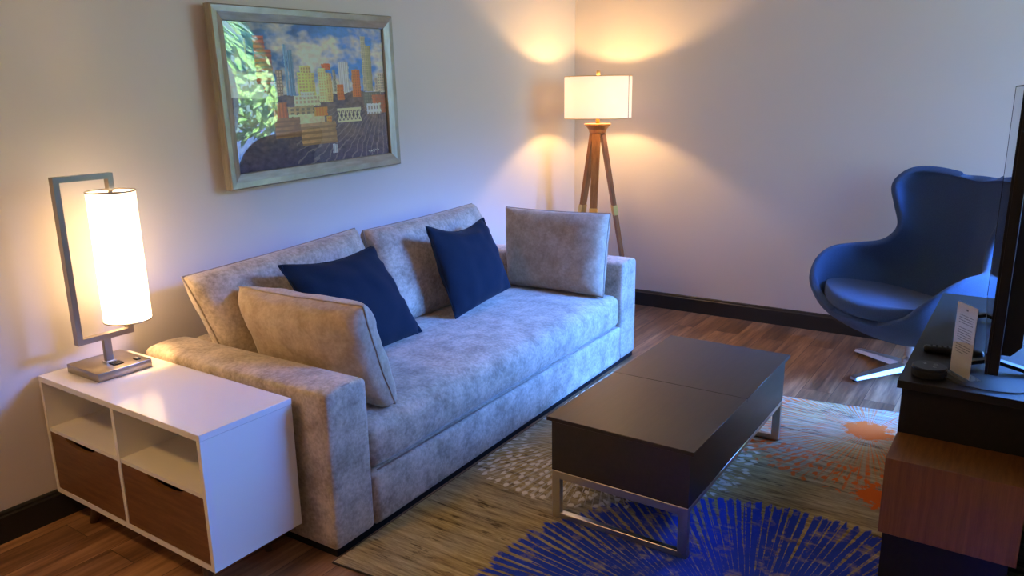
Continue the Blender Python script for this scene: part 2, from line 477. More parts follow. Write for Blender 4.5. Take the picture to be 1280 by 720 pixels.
baseboard('baseboard_back', (0, -1, 0), (XL + 0.016, YB, 0), (BX0 - 0.02, YB, 0))
# window frame, sash bar, glass, sill
bm = bmesh.new(); fw_ = 0.04; x0, x1 = XR + 0.04, XR + 0.10
add_box(bm, (x0, WY0, WZ0), (x1, WY0 + fw_, WZ1)); add_box(bm, (x0, WY1 - fw_, WZ0), (x1, WY1, WZ1))
add_box(bm, (x0, WY0 + fw_, WZ0), (x1, WY1 - fw_, WZ0 + fw_)); add_box(bm, (x0, WY0 + fw_, WZ1 - fw_), (x1, WY1 - fw_, WZ1))
win = struct(obj('window_1', bm, M['satin_white']))
box('pane', (XR + 0.068, WY0 + fw_, WZ0 + fw_), (XR + 0.072, WY1 - fw_, WZ1 - fw_), M['glass'], win)
bm = bmesh.new(); y0, y1 = YB + 0.04, YB + 0.10
add_box(bm, (BX0, y0, BZ0), (BX0 + fw_, y1, BZ1)); add_box(bm, (BX1 - fw_, y0, BZ0), (BX1, y1, BZ1))
add_box(bm, (BX0 + fw_, y0, BZ0), (BX1 - fw_, y1, BZ0 + fw_)); add_box(bm, (BX0 + fw_, y0, BZ1 - fw_), (BX1 - fw_, y1, BZ1))
win2 = struct(obj('window_2', bm, M['satin_white']))
box('pane', (BX0 + fw_, YB + 0.068, BZ0 + fw_), (BX1 - fw_, YB + 0.072, BZ1 - fw_), M['glass'], win2)
struct(box('trim_1', (XR - 0.03, WY0 - 0.03, WZ0 - 0.025), (XR + 0.04, WY1 + 0.03, WZ0), M['satin_white'], None, 0.004))

# ------------------------------------------------------------------ sofa
SA = V((-1.848, 1.617, 0)); STH = math.radians(1.6)
SD = V((-math.sin(STH), math.cos(STH), 0)); SB = V((-math.cos(STH), -math.sin(STH), 0))
SL, SDEP, ARM = 2.53, 1.0, 0.20
def sw(a, b, z):   # sofa frame: a along the front, b depth towards the wall
    return SA + SD * a + SB * b + V((0, 0, z))
SOFA_RZ = STH + PI / 2   # local x = along, local y = depth
sofa = thing('sofa', 'long taupe velvet sofa with wide square arms against the left wall', 'sofa', SA, SOFA_RZ)
def sag(p, s):  # soft, slightly uneven upholstery
    k = noise.noise(p * 3.1 + V((5, 2, 1))) * 0.006
    return p + V((k, k * 0.6, k * 0.5))
def arm(a0):
    bm = soft_box_bm((ARM, SDEP, 0.578), 0.02, (10, 20, 14), lambda p, s: p + V((0, 0, 0.012 * (1 - (2 * p.x / s[0]) ** 2) * max(0, (p.z / s[2] - 0.5) * 2))))
    o = obj('arm', bm, M['velvet'], sofa, True, (a0 + ARM / 2, SDEP / 2, 0.026)); return o
for a0 in (0.0, SL - ARM):
    ar = arm(a0)
    bm = bmesh.new()
    hx, hz, r = ARM / 2 - 0.010, 0.578, 0.03
    pts = []
    for k in range(9): pts.append((-hx, 0.010, 0.02 + (hz - 0.055) * k / 8))
    pts += [(-hx + 0.008, 0.009, hz - 0.016), (-hx + 0.03, 0.009, hz - 0.003), (0, 0.009, hz + 0.006), (hx - 0.03, 0.009, hz - 0.003), (hx - 0.008, 0.009, hz - 0.016)]
    for k in range(9): pts.append((hx, 0.010, 0.02 + (hz - 0.055) * (8 - k) / 8))
    pts = [(x, y + 0.0 - SDEP / 2, z) for x, y, z in pts]
    add_tube(bm, pts, 0.004, 6)
    obj('piping', bm, M['piping'], ar, True)
obj('base', soft_box_bm((SL - 2 * ARM - 0.004, SDEP - 0.16, 0.205), 0.012, (16, 8, 6)), M['velvet'], sofa, True, (SL / 2, (SDEP - 0.16) / 2 + 0.001, 0.026))
obj('back_frame', soft_box_bm((SL - 2 * ARM - 0.004, 0.15, 0.57), 0.03, (16, 6, 10)), M['velvet'], sofa, True, (SL / 2, SDEP - 0.078, 0.026))
def seat_def(p, s):
    u, v = 2 * p.x / s[0], 2 * p.y / s[1]
    top = max(0.0, p.z / s[2] - 0.35) / 0.65
    p = p.copy()
    p.z += top * (0.034 * (1 - abs(u) ** 6) * (1 - abs(v) ** 4) + 0.006 * noise.noise(V((p.x * 4, p.y * 4, 1))))
    # loose, slightly bowed front
    if v < 0: p.y -= 0.016 * (1 - abs(u) ** 8) * math.sin(PI * min(1, max(0, p.z / s[2]))) * (-v) ** 3
    return p
seat = obj('seat_cushion', soft_box_bm((SL - 2 * ARM - 0.008, 0.84, 0.185), 0.045, (40, 20, 12), seat_def), M['velvet'], sofa, True, (SL / 2, 0.42 + 0.008, 0.232))
bm = bmesh.new(); y = 0.0065
add_tube(bm, [(-(SL / 2 - ARM - 0.03), -0.42, 0.006), (SL / 2 - ARM - 0.03, -0.42, 0.006)], 0.0035, 6)
obj('piping', bm, M['piping'], seat, True)
box('plinth', (0.012, 0.012, 0.0), (SL - 0.012, SDEP - 0.02, 0.028), M['black'], sofa)

# ------------------------------------------------------------------ cushions
def pillow_bm(c, th, n=26, pinch=0.05, power=3.0, wr=0.006, seed=0, notch=0.0, expo=0.55):
    """c = 4 corners TL TR BR BL in 3D (world); returns bm and the rim loop"""
    TL, TR, BR, BL = [V(x) for x in c]
    ctr = (TL + TR + BR + BL) / 4
    ux = ((TR - TL) + (BR - BL)).normalized(); uz = ((TL - BL) + (TR - BR)).normalized()
    nr = ux.cross(uz).normalized()
    bm = bmesh.new(); top = {}; bot = {}
    def mid(s, t):
        a, b = 2 * s - 1, 2 * t - 1
        a2 = a * (1 - pinch * (1 - b * b) ** 1.0 * abs(a) ** 2); b2 = b * (1 - pinch * (1 - a * a) * abs(b) ** 2)
        if b < 0: b2 += notch * (1 - a * a) ** 1.5 * b * b
        s2, t2 = (a2 + 1) / 2, (b2 + 1) / 2
        return (TL * (1 - s2) + TR * s2) * (1 - t2) + (BL * (1 - s2) + BR * s2) * t2, a, b
    def ww(x):
        q = 2 * x - 1
        return (math.copysign(1 - (1 - abs(q)) ** 1.5, q) + 1) / 2
    for i in range(n + 1):
        for j in range(n + 1):
            p, a, b = mid(ww(i / n), ww(j / n))
            pr = max(0.0, (1 - abs(a) ** power) * (1 - abs(b) ** power)) ** expo
            q = V((a * 2.2, b * 2.2, seed * 7.7))
            fold = wr * noise.noise(q * 1.6) + wr * 0.8 * (1 - pr) * math.sin(9 * a + 5 * noise.noise(q) ) * (abs(b) ** 3) + wr * 0.8 * (1 - pr) * math.sin(9 * b + 5 * noise.noise(q * 1.3)) * (abs(a) ** 3)
            rim = i in (0, n) or j in (0, n)
            if rim:
                v = bm.verts.new(p - ctr + nr * wr * 0.7 * noise.noise(q * 2)); top[i, j] = v; bot[i, j] = v
            else:
                top[i, j] = bm.verts.new(p - ctr + nr * (th / 2 * pr + fold))
                bot[i, j] = bm.verts.new(p - ctr - nr * (th / 2 * pr + fold * 0.8))
    for i in range(n):
        for j in range(n):
            bm.faces.new((top[i, j], top[i, j + 1], top[i + 1, j + 1], top[i + 1, j]))
            f = (bot[i, j], bot[i + 1, j], bot[i + 1, j + 1], bot[i, j + 1])
            bm.faces.new(f)
    loop = [top[i, 0].co.copy() for i in range(n)] + [top[n, j].co.copy() for j in range(n)] + [top[n - i, n].co.copy() for i in range(n)] + [top[0, n - j].co.copy() for j in range(n)]
    bmesh.ops.recalc_face_normals(bm, faces=bm.faces[:])
    return bm, loop, ctr
def pillow(name, c, th, mat, label, group, pipe=None, **kw):
    bm, loop, ctr = pillow_bm([sw(*x) for x in c], th, **kw)
    o = obj(name, bm, mat, None, True, ctr); tag(o, label, 'cushion', group)
    bm = bmesh.new(); add_tube(bm, loop, 0.004 if pipe else 0.0025, 6, closed=True)
    obj('seam', bm, pipe or mat, o, True)
    return o
pillow('back_cushion', [(0.115, 0.865, 0.885), (1.07, 0.86, 0.935), (1.10, 0.74, 0.425), (0.225, 0.74, 0.425)], 0.22, M['velvet'],
       'long taupe velvet back cushion at the near end of the sofa by the table lamp', 'sofa back cushions', M['piping'], pinch=0.02, power=5, wr=0.008, seed=1, expo=0.36)
pillow('back_cushion', [(1.125, 0.86, 0.915), (2.06, 0.86, 0.935), (2.20, 0.74, 0.425), (1.13, 0.74, 0.425)], 0.22, M['velvet'],
       'taupe velvet back cushion behind the far navy pillow, nearer the floor lamp', 'sofa back cushions', M['piping'], pinch=0.02, power=5, wr=0.008, seed=2, expo=0.36)
pillow('throw_pillow', [(0.265, 0.72, 0.832), (0.275, 0.07, 0.835), (0.375, 0.035, 0.438), (0.365, 0.66, 0.438)], 0.20, M['velvet2'],
       'large plump taupe velvet pillow leaning on the near sofa arm', 'sofa throw pillows', M['piping'], pinch=0.03, power=4, wr=0.009, seed=3, expo=0.36)
pillow('throw_pillow', [(2.245, 0.735, 0.90), (2.25, 0.045, 0.905), (2.175, 0.045, 0.44), (2.17, 0.68, 0.44)], 0.19, M['velvet2'],
       'taupe velvet pillow propped upright against the far sofa arm', 'sofa throw pillows', M['piping'], pinch=0.03, power=4, wr=0.009, seed=4, expo=0.36)
pillow('throw_pillow', [(0.385, 0.625, 0.905), (0.93, 0.62, 0.893), (1.115, 0.50, 0.452), (0.56, 0.49, 0.448)], 0.15, M['navy'],
       'navy blue pillow slumped behind the large taupe pillow at the near end', 'sofa throw pillows', pinch=0.03, notch=0.10, power=2.6, wr=0.009, seed=5)
pillow('throw_pillow', [(1.30, 0.60, 0.93), (1.80, 0.60, 0.905), (1.90, 0.49, 0.505), (1.375, 0.49, 0.45)], 0.15, M['navy'],
       'navy blue pillow standing on the middle of the sofa with two pointed top corners', 'sofa throw pillows', pinch=0.025, notch=0.20, power=2.6, wr=0.010, seed=6)

# ------------------------------------------------------------------ side cabinet
CX0, CX1, CY0, CY1, CZ0, CZ1 = -2.945, -1.975, 1.233, 1.583, 0.118, 0.583
cab = thing('side_cabinet', 'white lacquered cabinet with two walnut drawers and open cubbies beside the sofa', 'cabinet', ((CX0 + CX1) / 2, (CY0 + CY1) / 2, 0))
W2, D2 = (CX1 - CX0) / 2, (CY1 - CY0) / 2
p_ = 0.018
box('top', (-W2, -D2, CZ1 - 0.022), (W2, D2, CZ1), M['gloss_white'], cab, 0.0015, 1)
bm = bmesh.new()
zt = CZ1 - 0.0225
add_box(bm, (-W2 + 0.001, -D2 + 0.001, CZ0), (-W2 + p_, D2 - 0.001, zt)); add_box(bm, (W2 - p_, -D2 + 0.001, CZ0), (W2 - 0.001, D2 - 0.001, zt))
add_box(bm, (-W2 + p_, -D2 + 0.001, CZ0), (W2 - p_, D2 - 0.001, CZ0 + p_))
add_box(bm, (-p_ / 2, -D2 + 0.001, CZ0 + p_), (p_ / 2, D2 - 0.012, zt))
add_box(bm, (-W2 + p_, D2 - 0.012, CZ0 + p_), (W2 - p_, D2 - 0.002, zt))
ZS = 0.368
for sx in (-1, 1):
    xa, xb = (-W2 + p_, -p_ / 2) if sx < 0 else (p_ / 2, W2 - p_)
    add_box(bm, (xa, -D2 + 0.003, ZS), (xb, D2 - 0.012, ZS + 0.014))
obj('carcass', bm, M['gloss_white'], cab)
for sx, cfr in ((-1, 0.45), (1, 0.55)):
    xa, xb = (-W2 + p_ + 0.002, -p_ / 2 - 0.002) if sx < 0 else (p_ / 2 + 0.002, W2 - p_ - 0.002)
    zb, ztop = CZ0 + p_ + 0.002, ZS - 0.002
    # drawer front with a shallow scooped finger notch in the top edge
    bm = bmesh.new(); N = 30; front = []; 
    cxn = xa + (xb - xa) * cfr; hw = 0.10
    xs = [xa] + [cxn - hw + 2 * hw * k / N for k in range(N + 1)] + [xb]
    def zt_(x):
        u = (x - cxn) / hw
        return ztop - (0.027 * (1 - u * u) ** 0.6 if abs(u) < 1 else 0)
    yf, yr = -D2 + 0.003, -D2 + 0.019
    rows = [[bm.verts.new((x, y, z)) for (y, z) in ((yf, zb), (yf, zt_(x)), (yr, zt_(x)), (yr, zb))] for x in xs]
    for A, B in zip(rows, rows[1:]):
        for k in range(4): bm.faces.new((A[k], A[(k + 1) % 4], B[(k + 1) % 4], B[k]))
    bm.faces.new(rows[0]); bm.faces.new(rows[-1][::-1])
    bmesh.ops.recalc_face_normals(bm, faces=bm.faces[:])
    dr = obj('drawer', bm, M['walnut'], cab)
    bm = bmesh.new()   # the tray behind the front
    add_box(bm, (xa + 0.01, yr, zb + 0.005), (xa + 0.02, D2 - 0.02, ztop - 0.05)); add_box(bm, (xb - 0.02, yr, zb + 0.005), (xb - 0.01, D2 - 0.02, ztop - 0.05))
    add_box(bm, (xa + 0.02, yr, zb + 0.005), (xb - 0.02, D2 - 0.02, zb + 0.014)); add_box(bm, (xa + 0.02, D2 - 0.03, zb + 0.014), (xb - 0.02, D2 - 0.02, ztop - 0.05))
    obj('drawer_tray', bm, M['legwood'], dr)
for sx in (-1, 1):
    for sy in (-1, 1):
        bm = bmesh.new(); top = V((sx * (W2 - 0.16), sy * (D2 - 0.075), CZ0)); bt = top + V((sx * 0.035, sy * 0.02, -CZ0))
        add_tube(bm, [top, top.lerp(bt, .5), bt], [0.021, 0.018, 0.014], 20)
        for v in bm.verts:
            if v.co.z < 0.012: v.co.z = 0.0
            if v.co.z > CZ0 - 0.01: v.co.z = CZ0
        obj('leg', bm, M['legwood'], cab, True)

# ------------------------------------------------------------------ table lamp
TLX, TLY = -2.78, 1.415
tl = thing('table_lamp', 'brushed nickel table lamp with tall glowing white cylinder shade on the white cabinet', 'lamp', (TLX, TLY, CZ1))
base = box('base', (-0.108, -0.102, 0.0), (0.108, 0.102, 0.032), M['nickel'], tl, 0.002, 2)
sock = box('socket', (0.028, -0.018, 0.032), (0.066, 0.020, 0.037), M['black'], base, 0.001, 1)
bm = bmesh.new(); add_box(bm, (0.036, -0.010, 0.037), (0.042, 0.002, 0.0385)); add_box(bm, (0.052, -0.010, 0.037), (0.058, 0.002, 0.0385)); add_box(bm, (0.043, 0.006, 0.037), (0.050, 0.013, 0.0385))
obj('socket_slots', bm, M['black_soft'], sock)
sw_ = box('switch', (0.052, 0.060, 0.032), (0.078, 0.078, 0.035), M['black'], base, 0.001, 1)
box('rocker', (0.055, 0.062, 0.035), (0.075, 0.073, 0.040), M['steel'], sw_, 0.001, 1)
box('stem', (-0.009, -0.014, 0.032), (0.009, 0.014, 0.136), M['nickel'], tl, 0.001, 1)
box('collar', (-0.016, -0.019, 0.032), (0.016, 0.019, 0.037), M['steel'], tl, 0.001, 1)
bm = bmesh.new(); hb = 0.010; wd = 0.014
y0, y1, za, zb2 = -0.108, 0.102, 0.122, 0.722
add_box(bm, (-wd, y0, za), (wd, y0 + 2 * hb, zb2))
add_box(bm, (-wd, y0 + 2 * hb, zb2 - 2 * hb), (wd, y1, zb2))
add_box(bm, (-wd, y1 - 2 * hb, zb2 - 0.062), (wd, y1, zb2 - 2 * hb))
add_box(bm, (-wd, y0 + 2 * hb, za), (wd, y1, za + 2 * hb))
add_box(bm, (-wd, y1 - 2 * hb, za + 2 * hb), (wd, y1, za + 0.062))
obj('frame', bm, M['nickel'], tl)
SHX, SHY, SR, SZ0, SZ1 = 0.0, 0.092, 0.083, 0.172, 0.655
bm = bmesh.new(); n = 48
add_lathe(bm, [(SR, SZ0), (SR, SZ1)], n, (SHX, SHY, 0), cap=False)
shade = obj('shade', bm, M['shade_table'], tl, True)
bm = bmesh.new()
b2 = bmesh.new(); add_tube(b2, [(SHX + SR * math.cos(2 * PI * k / 48), SHY + SR * math.sin(2 * PI * k / 48), SZ0) for k in range(48)], 0.0028, 6, closed=True)
obj('lower_ring', b2, M['nickel'], shade, True)
for z in (SZ1,):
    add_tube(bm, [(SHX + SR * math.cos(2 * PI * k / 48), SHY + SR * math.sin(2 * PI * k / 48), z) for k in range(48)], 0.0028, 6, closed=True)
for k in range(3):
    aa = 2 * PI * k / 3 + 0.4
    add_tube(bm, [(SHX, SHY, SZ1 - 0.006), (SHX + SR * math.cos(aa), SHY + SR * math.sin(aa), SZ1 - 0.002)], 0.0025, 6)
add_tube(bm, [(SHX, SHY, SZ1 - 0.03), (SHX, SHY, SZ1 + 0.01)], 0.007, 10)
obj('shade_ring', bm, M['nickel'], shade, True)

# ------------------------------------------------------------------ floor lamp
FLX, FLY = -2.545, 4.815
fl = thing('floor_lamp', 'wooden tripod floor lamp with wide white drum shade in the room corner', 'lamp', (FLX, FLY, 0))
vd = V((-FLX, -FLY, 0)).normalized()   # towards the viewpoint
ang0 = math.atan2(vd.y, vd.x)
bm = bmesh.new()
add_lathe(bm, [(0.052, 1.292), (0.056, 1.297), (0.060, 1.312), (0.060, 1.318), (0.078, 1.340), (0.090, 1.352), (0.090, 1.360), (0.03, 1.362)], 40)
o = obj('hub', bm, M['tripod'], fl, True); smooth_angle(o, 30)
for k in range(3):
    a = ang0 + math.radians(-10 + 120 * k)
    dr_ = V((math.cos(a), math.sin(a), 0)); tg = V((-math.sin(a), math.cos(a), 0))
    p0 = dr_ * 0.036 + V((0, 0, 1.292)); p1 = dr_ * 0.265 + V((0, 0, 0.045)); foot = dr_ * 0.273 + V((0, 0, 0.0))
    bm = bmesh.new(); add_bar(bm, p0, p1, 0.056, 0.026, tg, 0.036, 0.022)
    lg = obj('leg', bm, M['tripod'], fl)
    bm = bmesh.new(); f1, f2 = 0.40, 0.455
    add_bar(bm, p0.lerp(p1, f1), p0.lerp(p1, f2), 0.0545, 0.0300, tg, 0.0535, 0.0296); obj('band', bm, M['brass'], lg)
    bm = bmesh.new(); add_bar(bm, p0.lerp(p1, 0.955), foot, 0.042, 0.028, tg, 0.036, 0.024)
    for v in bm.verts:
        if v.co.z < 0.02: v.co.z = 0.0
    obj('foot_cap', bm, M['brass'], lg)
bm = bmesh.new(); add_lathe(bm, [(0.013, 1.36), (0.013, 1.48), (0.006, 1.48), (0.006, 1.50)], 16)
obj('stem', bm, M['brass'], fl, True)
FR, FZ0, FZ1 = 0.228, 1.397, 1.672
bm = bmesh.new(); add_lathe(bm, [(FR, FZ0), (FR, FZ1)], 64, cap=False)
fshade = obj('shade', bm, M['shade_floor'], fl, True)
bm = bmesh.new()
sa = ang0 + math.radians(62)
add_tube(bm, [(FR * 1.003 * math.cos(sa), FR * 1.003 * math.sin(sa), FZ0), (FR * 1.003 * math.cos(sa), FR * 1.003 * math.sin(sa), FZ1)], 0.0022, 6)
obj('seam', bm, plain('seam thread', (0.30, 0.24, 0.20), 0.8), fshade)
bm = bmesh.new()
for k in range(3):
    aa = 2 * PI * k / 3
    add_tube(bm, [(0, 0, FZ1 - 0.012), (FR * math.cos(aa), FR * math.sin(aa), FZ1 - 0.004)], 0.0025, 6)
b2 = bmesh.new(); add_tube(b2, [(FR * math.cos(2 * PI * k / 64), FR * math.sin(2 * PI * k / 64), FZ0) for k in range(64)], 0.0025, 6, closed=True)
obj('lower_ring', b2, M['brass'], fshade, True)
for z in (FZ1,):
    add_tube(bm, [(FR * math.cos(2 * PI * k / 64), FR * math.sin(2 * PI * k / 64), z) for k in range(64)], 0.0025, 6, closed=True)
obj('shade_ring', bm, M['brass'], fshade, True)
bm = bmesh.new(); add_lathe(bm, [(0.006, FZ1 - 0.02), (0.006, FZ1), (0.013, FZ1 + 0.002), (0.013, FZ1 + 0.034), (0.010, FZ1 + 0.038)], 16)
obj('finial', bm, M['brass'], fl, True)

# ------------------------------------------------------------------ coffee table
ct = thing('coffee_table', 'dark espresso lift-top coffee table on brushed steel legs in front of the sofa', 'table', (-1.10, 2.82, 0.0085))
ZT = 0.405
TX, TY = 0.283, 0.578
box('lid', (-TX, -TY, ZT - 0.016), (TX, -0.03, ZT), M['espresso'], ct, 0.0015, 1)
box('lid', (-TX, -0.0288, ZT - 0.016), (TX, TY, ZT), M['espresso'], ct, 0.0015, 1)
bm = bmesh.new(); bx, by = 0.266, 0.566
add_box(bm, (-bx, -by, 0.192), (bx, by, ZT - 0.019))
obj('body', bm, M['espresso'], ct)
lf, lw = 0.262, 0.034
def loop(y):
    bm = bmesh.new()
    for sx in (-1, 1):
        xa, xb = sorted((sx * (lf + 0.004), sx * (lf + 0.004 - lw)))
        add_box(bm, (xa, y - 0.012, 0.0), (xb, y + 0.012, 0.190), 0.001, 1)
    add_box(bm, (-lf + lw - 0.004, y - 0.012, 0.0), (lf - lw + 0.004, y + 0.012, 0.022), 0.001, 1)
    add_box(bm, (-lf + lw - 0.004, y - 0.012, 0.160), (lf - lw + 0.004, y + 0.012, 0.190), 0.001, 1)
    return obj('leg', bm, M['steel'], ct)
loop(-by + 0.012); loop(by - 0.012)
for sx in (-1, 1):
    xa, xb = sorted((sx * (lf + 0.004), sx * (lf - 0.02)))
    box('side_rail', (xa, -by + 0.025, 0.172), (xb, by - 0.025, 0.190), M['steel'], ct, 0.001, 1)

# ------------------------------------------------------------------ rug
bm = bmesh.new()
f0 = sw(0.03, 0, 0) + V((0.005, 0, 0)); f1 = sw(2.42, 0, 0) + V((0.005, 0, 0))
poly = [V((f0.x, 1.592, 0)), V((0.22, 1.78, 0)), V((0.22, 4.095, 0)), V((f1.x + 0.02, 3.79, 0))]
lo = [bm.verts.new(p) for p in poly]; hi = [bm.verts.new(p + V((0, 0, 0.008))) for p in poly]
bm.faces.new(lo[::-1]); bm.faces.new(hi)
for k in range(4): bm.faces.new((lo[k], lo[(k + 1) % 4], hi[(k + 1) % 4], hi[k]))
bmesh.ops.recalc_face_normals(bm, faces=bm.faces[:])
rug = tag(obj('area_rug', bm, M['rug']), 'tan area rug printed with blue, white and orange bursts under the coffee table', 'rug')
bm = bmesh.new(); q = [p + V((0, 0, 0.0045)) for p in poly]
add_tube(bm, q, 0.0042, 6, closed=True)
obj('binding', bm, plain('rug binding', (0.035, 0.028, 0.022), 0.9), rug)

# ------------------------------------------------------------------ media console
RT = 0.0085
con = thing('media_console', 'dark media console with a protruding reddish wood drawer box under the television', 'console', (-0.283, 2.53, RT))
# local origin at the near left corner of the slab
box('top', (0, 0, 0.6465), (0.40, 1.27, 0.6715), M['espresso2'], con, 0.001, 1)
box('upper_case', (0.010, 0.050, 0.4825), (0.39, 1.25, 0.6465), M['espresso2'], con)
box('drawer_box', (0.010, -0.168, 0.2375), (0.367, 1.25, 0.4825), M['oak_red'], con, 0.001, 1)
box('plinth', (0.018, -0.115, 0.0), (0.35, 1.24, 0.2375), M['espresso2'], con)
box('added_light_screen', (0.405, -0.168, 0.0), (0.43, 1.27, 0.6715), M['espresso2'], con)  # added panel: hides the lit floor beyond and shades it
CT = RT + 0.6715

# ------------------------------------------------------------------ television
n0, n1 = V((-0.059, 2.56, 0)), V((-0.111, 3.60, 0))
tvd = (n1 - n0).normalized(); tvn = V((-tvd.y, tvd.x, 0))     # screen faces -x
tv = thing('television', 'flat black television seen edge-on standing on the dark media console', 'television', ((n0 + n1) / 2 + V((0, 0, CT))), math.atan2(tvd.y, tvd.x))
L2 = (n1 - n0).length / 2   # local x = along the set, local y = towards the screen side
zb_, zt2 = 0.052, 0.88
box('screen', (-L2 + 0.004, -0.006, zb_ + 0.004), (L2 - 0.004, 0.0, zt2 - 0.004), M['screen'], tv)
bm = bmesh.new()
add_box(bm, (-L2, -0.034, zb_), (L2, -0.006, zt2), 0.003, 2)
add_box(bm, (-L2 + 0.0, -0.006, zb_), (L2, 0.001, zb_ + 0.004)); add_box(bm, (-L2, -0.006, zt2 - 0.004), (L2, 0.001, zt2))
add_box(bm, (-L2, -0.006, zb_), (-L2 + 0.004, 0.001, zt2)); add_box(bm, (L2 - 0.004, -0.006, zb_), (L2, 0.001, zt2))
obj('bezel', bm, M['black'], tv)
bm = bmesh.new()
pr = [(-0.034, 0.10), (-0.034, 0.62), (-0.055, 0.56), (-0.085, 0.44), (-0.085, 0.13), (-0.06, 0.10)]
A = [bm.verts.new((-L2 + 0.06, y, z)) for y, z in pr]; B = [bm.verts.new((L2 - 0.06, y, z)) for y, z in pr]
for k in range(len(pr)):
    q = (k + 1) % len(pr); bm.faces.new((A[k], A[q], B[q], B[k]))
bm.faces.new(A[::-1]); bm.faces.new(B); bmesh.ops.recalc_face_normals(bm, faces=bm.faces[:])
obj('rear_shell', bm, M['black'], tv)
for sx in (-1, 1):
    bm = bmesh.new()
    xx = sx * (L2 - 0.22)
    add_bar(bm, (xx, -0.02, 0.10), (xx, -0.020, 0.03), 0.05, 0.012, (1, 0, 0))
    add_bar(bm, (xx, -0.02, 0.035), (xx, 0.075, 0.006), 0.03, 0.012, (1, 0, 0)); add_bar(bm, (xx, -0.02, 0.035), (xx, -0.15, 0.006), 0.03, 0.012, (1, 0, 0))
    o = obj('stand_foot', bm, M['black'], tv)

# ------------------------------------------------------------------ small things on the console
spk = thing('smart_speaker', 'small round black puck-shaped speaker at the near corner of the console', 'speaker', (-0.208, 2.622, CT))
bm = bmesh.new(); add_lathe(bm, [(0.044, 0.0), (0.049, 0.003), (0.050, 0.008), (0.050, 0.026)], 48); obj('body', bm, M['black_mesh'], spk, True)
bm = bmesh.new(); add_lathe(bm, [(0.050, 0.026), (0.0495, 0.031), (0.047, 0.034), (0.030, 0.0345)], 48); o = obj('cap', bm, M['black'], spk, True); smooth_angle(o, 30)
bm = bmesh.new()
add_box(bm, (-0.020, 0.010, 0.0346), (-0.010, 0.012, 0.0350)); add_box(bm, (-0.016, 0.006, 0.0346), (-0.014, 0.016, 0.0350))
add_box(bm, (0.010, -0.014, 0.0346), (0.020, -0.012, 0.0350))
add_tube(bm, [(0.016 + 0.006 * math.cos(k * PI / 8), 0.014 + 0.006 * math.sin(k * PI / 8), 0.0346) for k in range(16)], 0.0006, 4, closed=True)
obj('button_marks', bm, M['grey_mark'], spk)
bm = bmesh.new()
cab_pts = [V((-0.166, 2.600, CT + 0.012)), V((-0.148, 2.594, CT + 0.008)), V((-0.125, 2.584, CT + 0.0035)), V((-0.092, 2.572, CT + 0.003)), V((-0.055, 2.565, CT + 0.003)), V((-0.01, 2.570, CT + 0.003)), V((0.045, 2.60, CT + 0.003)), V((0.095, 2.70, CT + 0.003)), V((0.108, 2.84, CT + 0.003))]
cab_pts = [cat_rom(cab_pts, k / 40) for k in range(41)]
add_tube(bm, [p - V((-0.208, 2.622, CT)) for p in cab_pts], 0.0022, 8)
obj('cord', bm, M['black_soft'], spk, True)

c0, c1 = V((-0.158, 2.705, CT)), V((-0.098, 2.625, CT))
cd = (c1 - c0).normalized(); cn = V((cd.y, -cd.x, 0))     # normal towards the room
if cn.dot(V((-1, -0.6, 0))) < 0: cn = -cn
wC = (c1 - c0).length
sg = thing('sign_holder', 'clear upright acrylic holder with a printed white card beside the round speaker', 'sign', (c0 + c1) / 2, math.atan2(cd.y, cd.x))
sgn = 1 if (Matrix.Rotation(math.atan2(cd.y, cd.x), 3, 'Z') @ V((0, 1, 0))).dot(cn) > 0 else -1
HC = 0.232
def sb_(name, x0, x1, y0, y1, z0, z1, mat, par):
    ya, yb = sorted((y0 * sgn, y1 * sgn)); return box(name, (x0, ya, z0), (x1, yb, z1), mat, par)
bm = bmesh.new()
for (x0, x1, y0, y1, z0, z1) in ((-wC / 2, wC / 2, -0.0035, -0.0015, 0.002, HC), (-wC / 2, wC / 2, 0.0015, 0.0035, 0.002, HC), (-wC / 2, wC / 2, -0.040, 0.022, 0.0, 0.002)):
    ya, yb = sorted((y0 * sgn, y1 * sgn)); add_box(bm, (x0, ya, z0), (x1, yb, z1))
obj('holder', bm, M['clear'], sg)
card = sb_('card', -wC / 2 + 0.001, wC / 2 - 0.001, -0.0004, 0.0004, 0.004, HC - 0.002, M['paper'], sg)
bm = bmesh.new(); rnd = random.Random(3)
z = HC - 0.040
for para, lines in ((0, 4), (1, 6), (2, 4)):
    for k in range(lines):
        x = -wC / 2 + 0.016; end = wC / 2 - 0.014 - (rnd.random() * 0.03 if k == lines - 1 else rnd.random() * 0.006)
        while x < end:
            w = 0.004 + rnd.random() * 0.008
            ya, yb = sorted((0.0004 * sgn, 0.0006 * sgn)); add_box(bm, (x, ya, z), (min(x + w, end), yb, z + 0.0022)); x += w + 0.0018
        z -= 0.0078
    z -= 0.008
obj('printed_text', bm, M['ink'], card); bm = bmesh.new()
ya, yb = sorted((0.0004 * sgn, 0.0006 * sgn)); add_box(bm, (-0.004, ya, HC - 0.022), (0.005, yb, HC - 0.016))
obj('printed_mark', bm, M['ink'], card)

rm = thing('remote_control', 'slim black remote control lying behind the white card on the console', 'remote', (-0.165, 2.885, CT), math.radians(8))
bm = soft_box_bm((0.18, 0.036, 0.024), 0.011, (16, 8, 6)); obj('body', bm, M['black'], rm, True)
bm = bmesh.new()
for i in range(8):
    for j in range(3): add_lathe(bm, [(0.0035, 0.0238), (0.003, 0.0252)], 10, (-0.065 + i * 0.016, -0.009 + j * 0.009, 0))
obj('buttons', bm, M['black_soft'], rm)

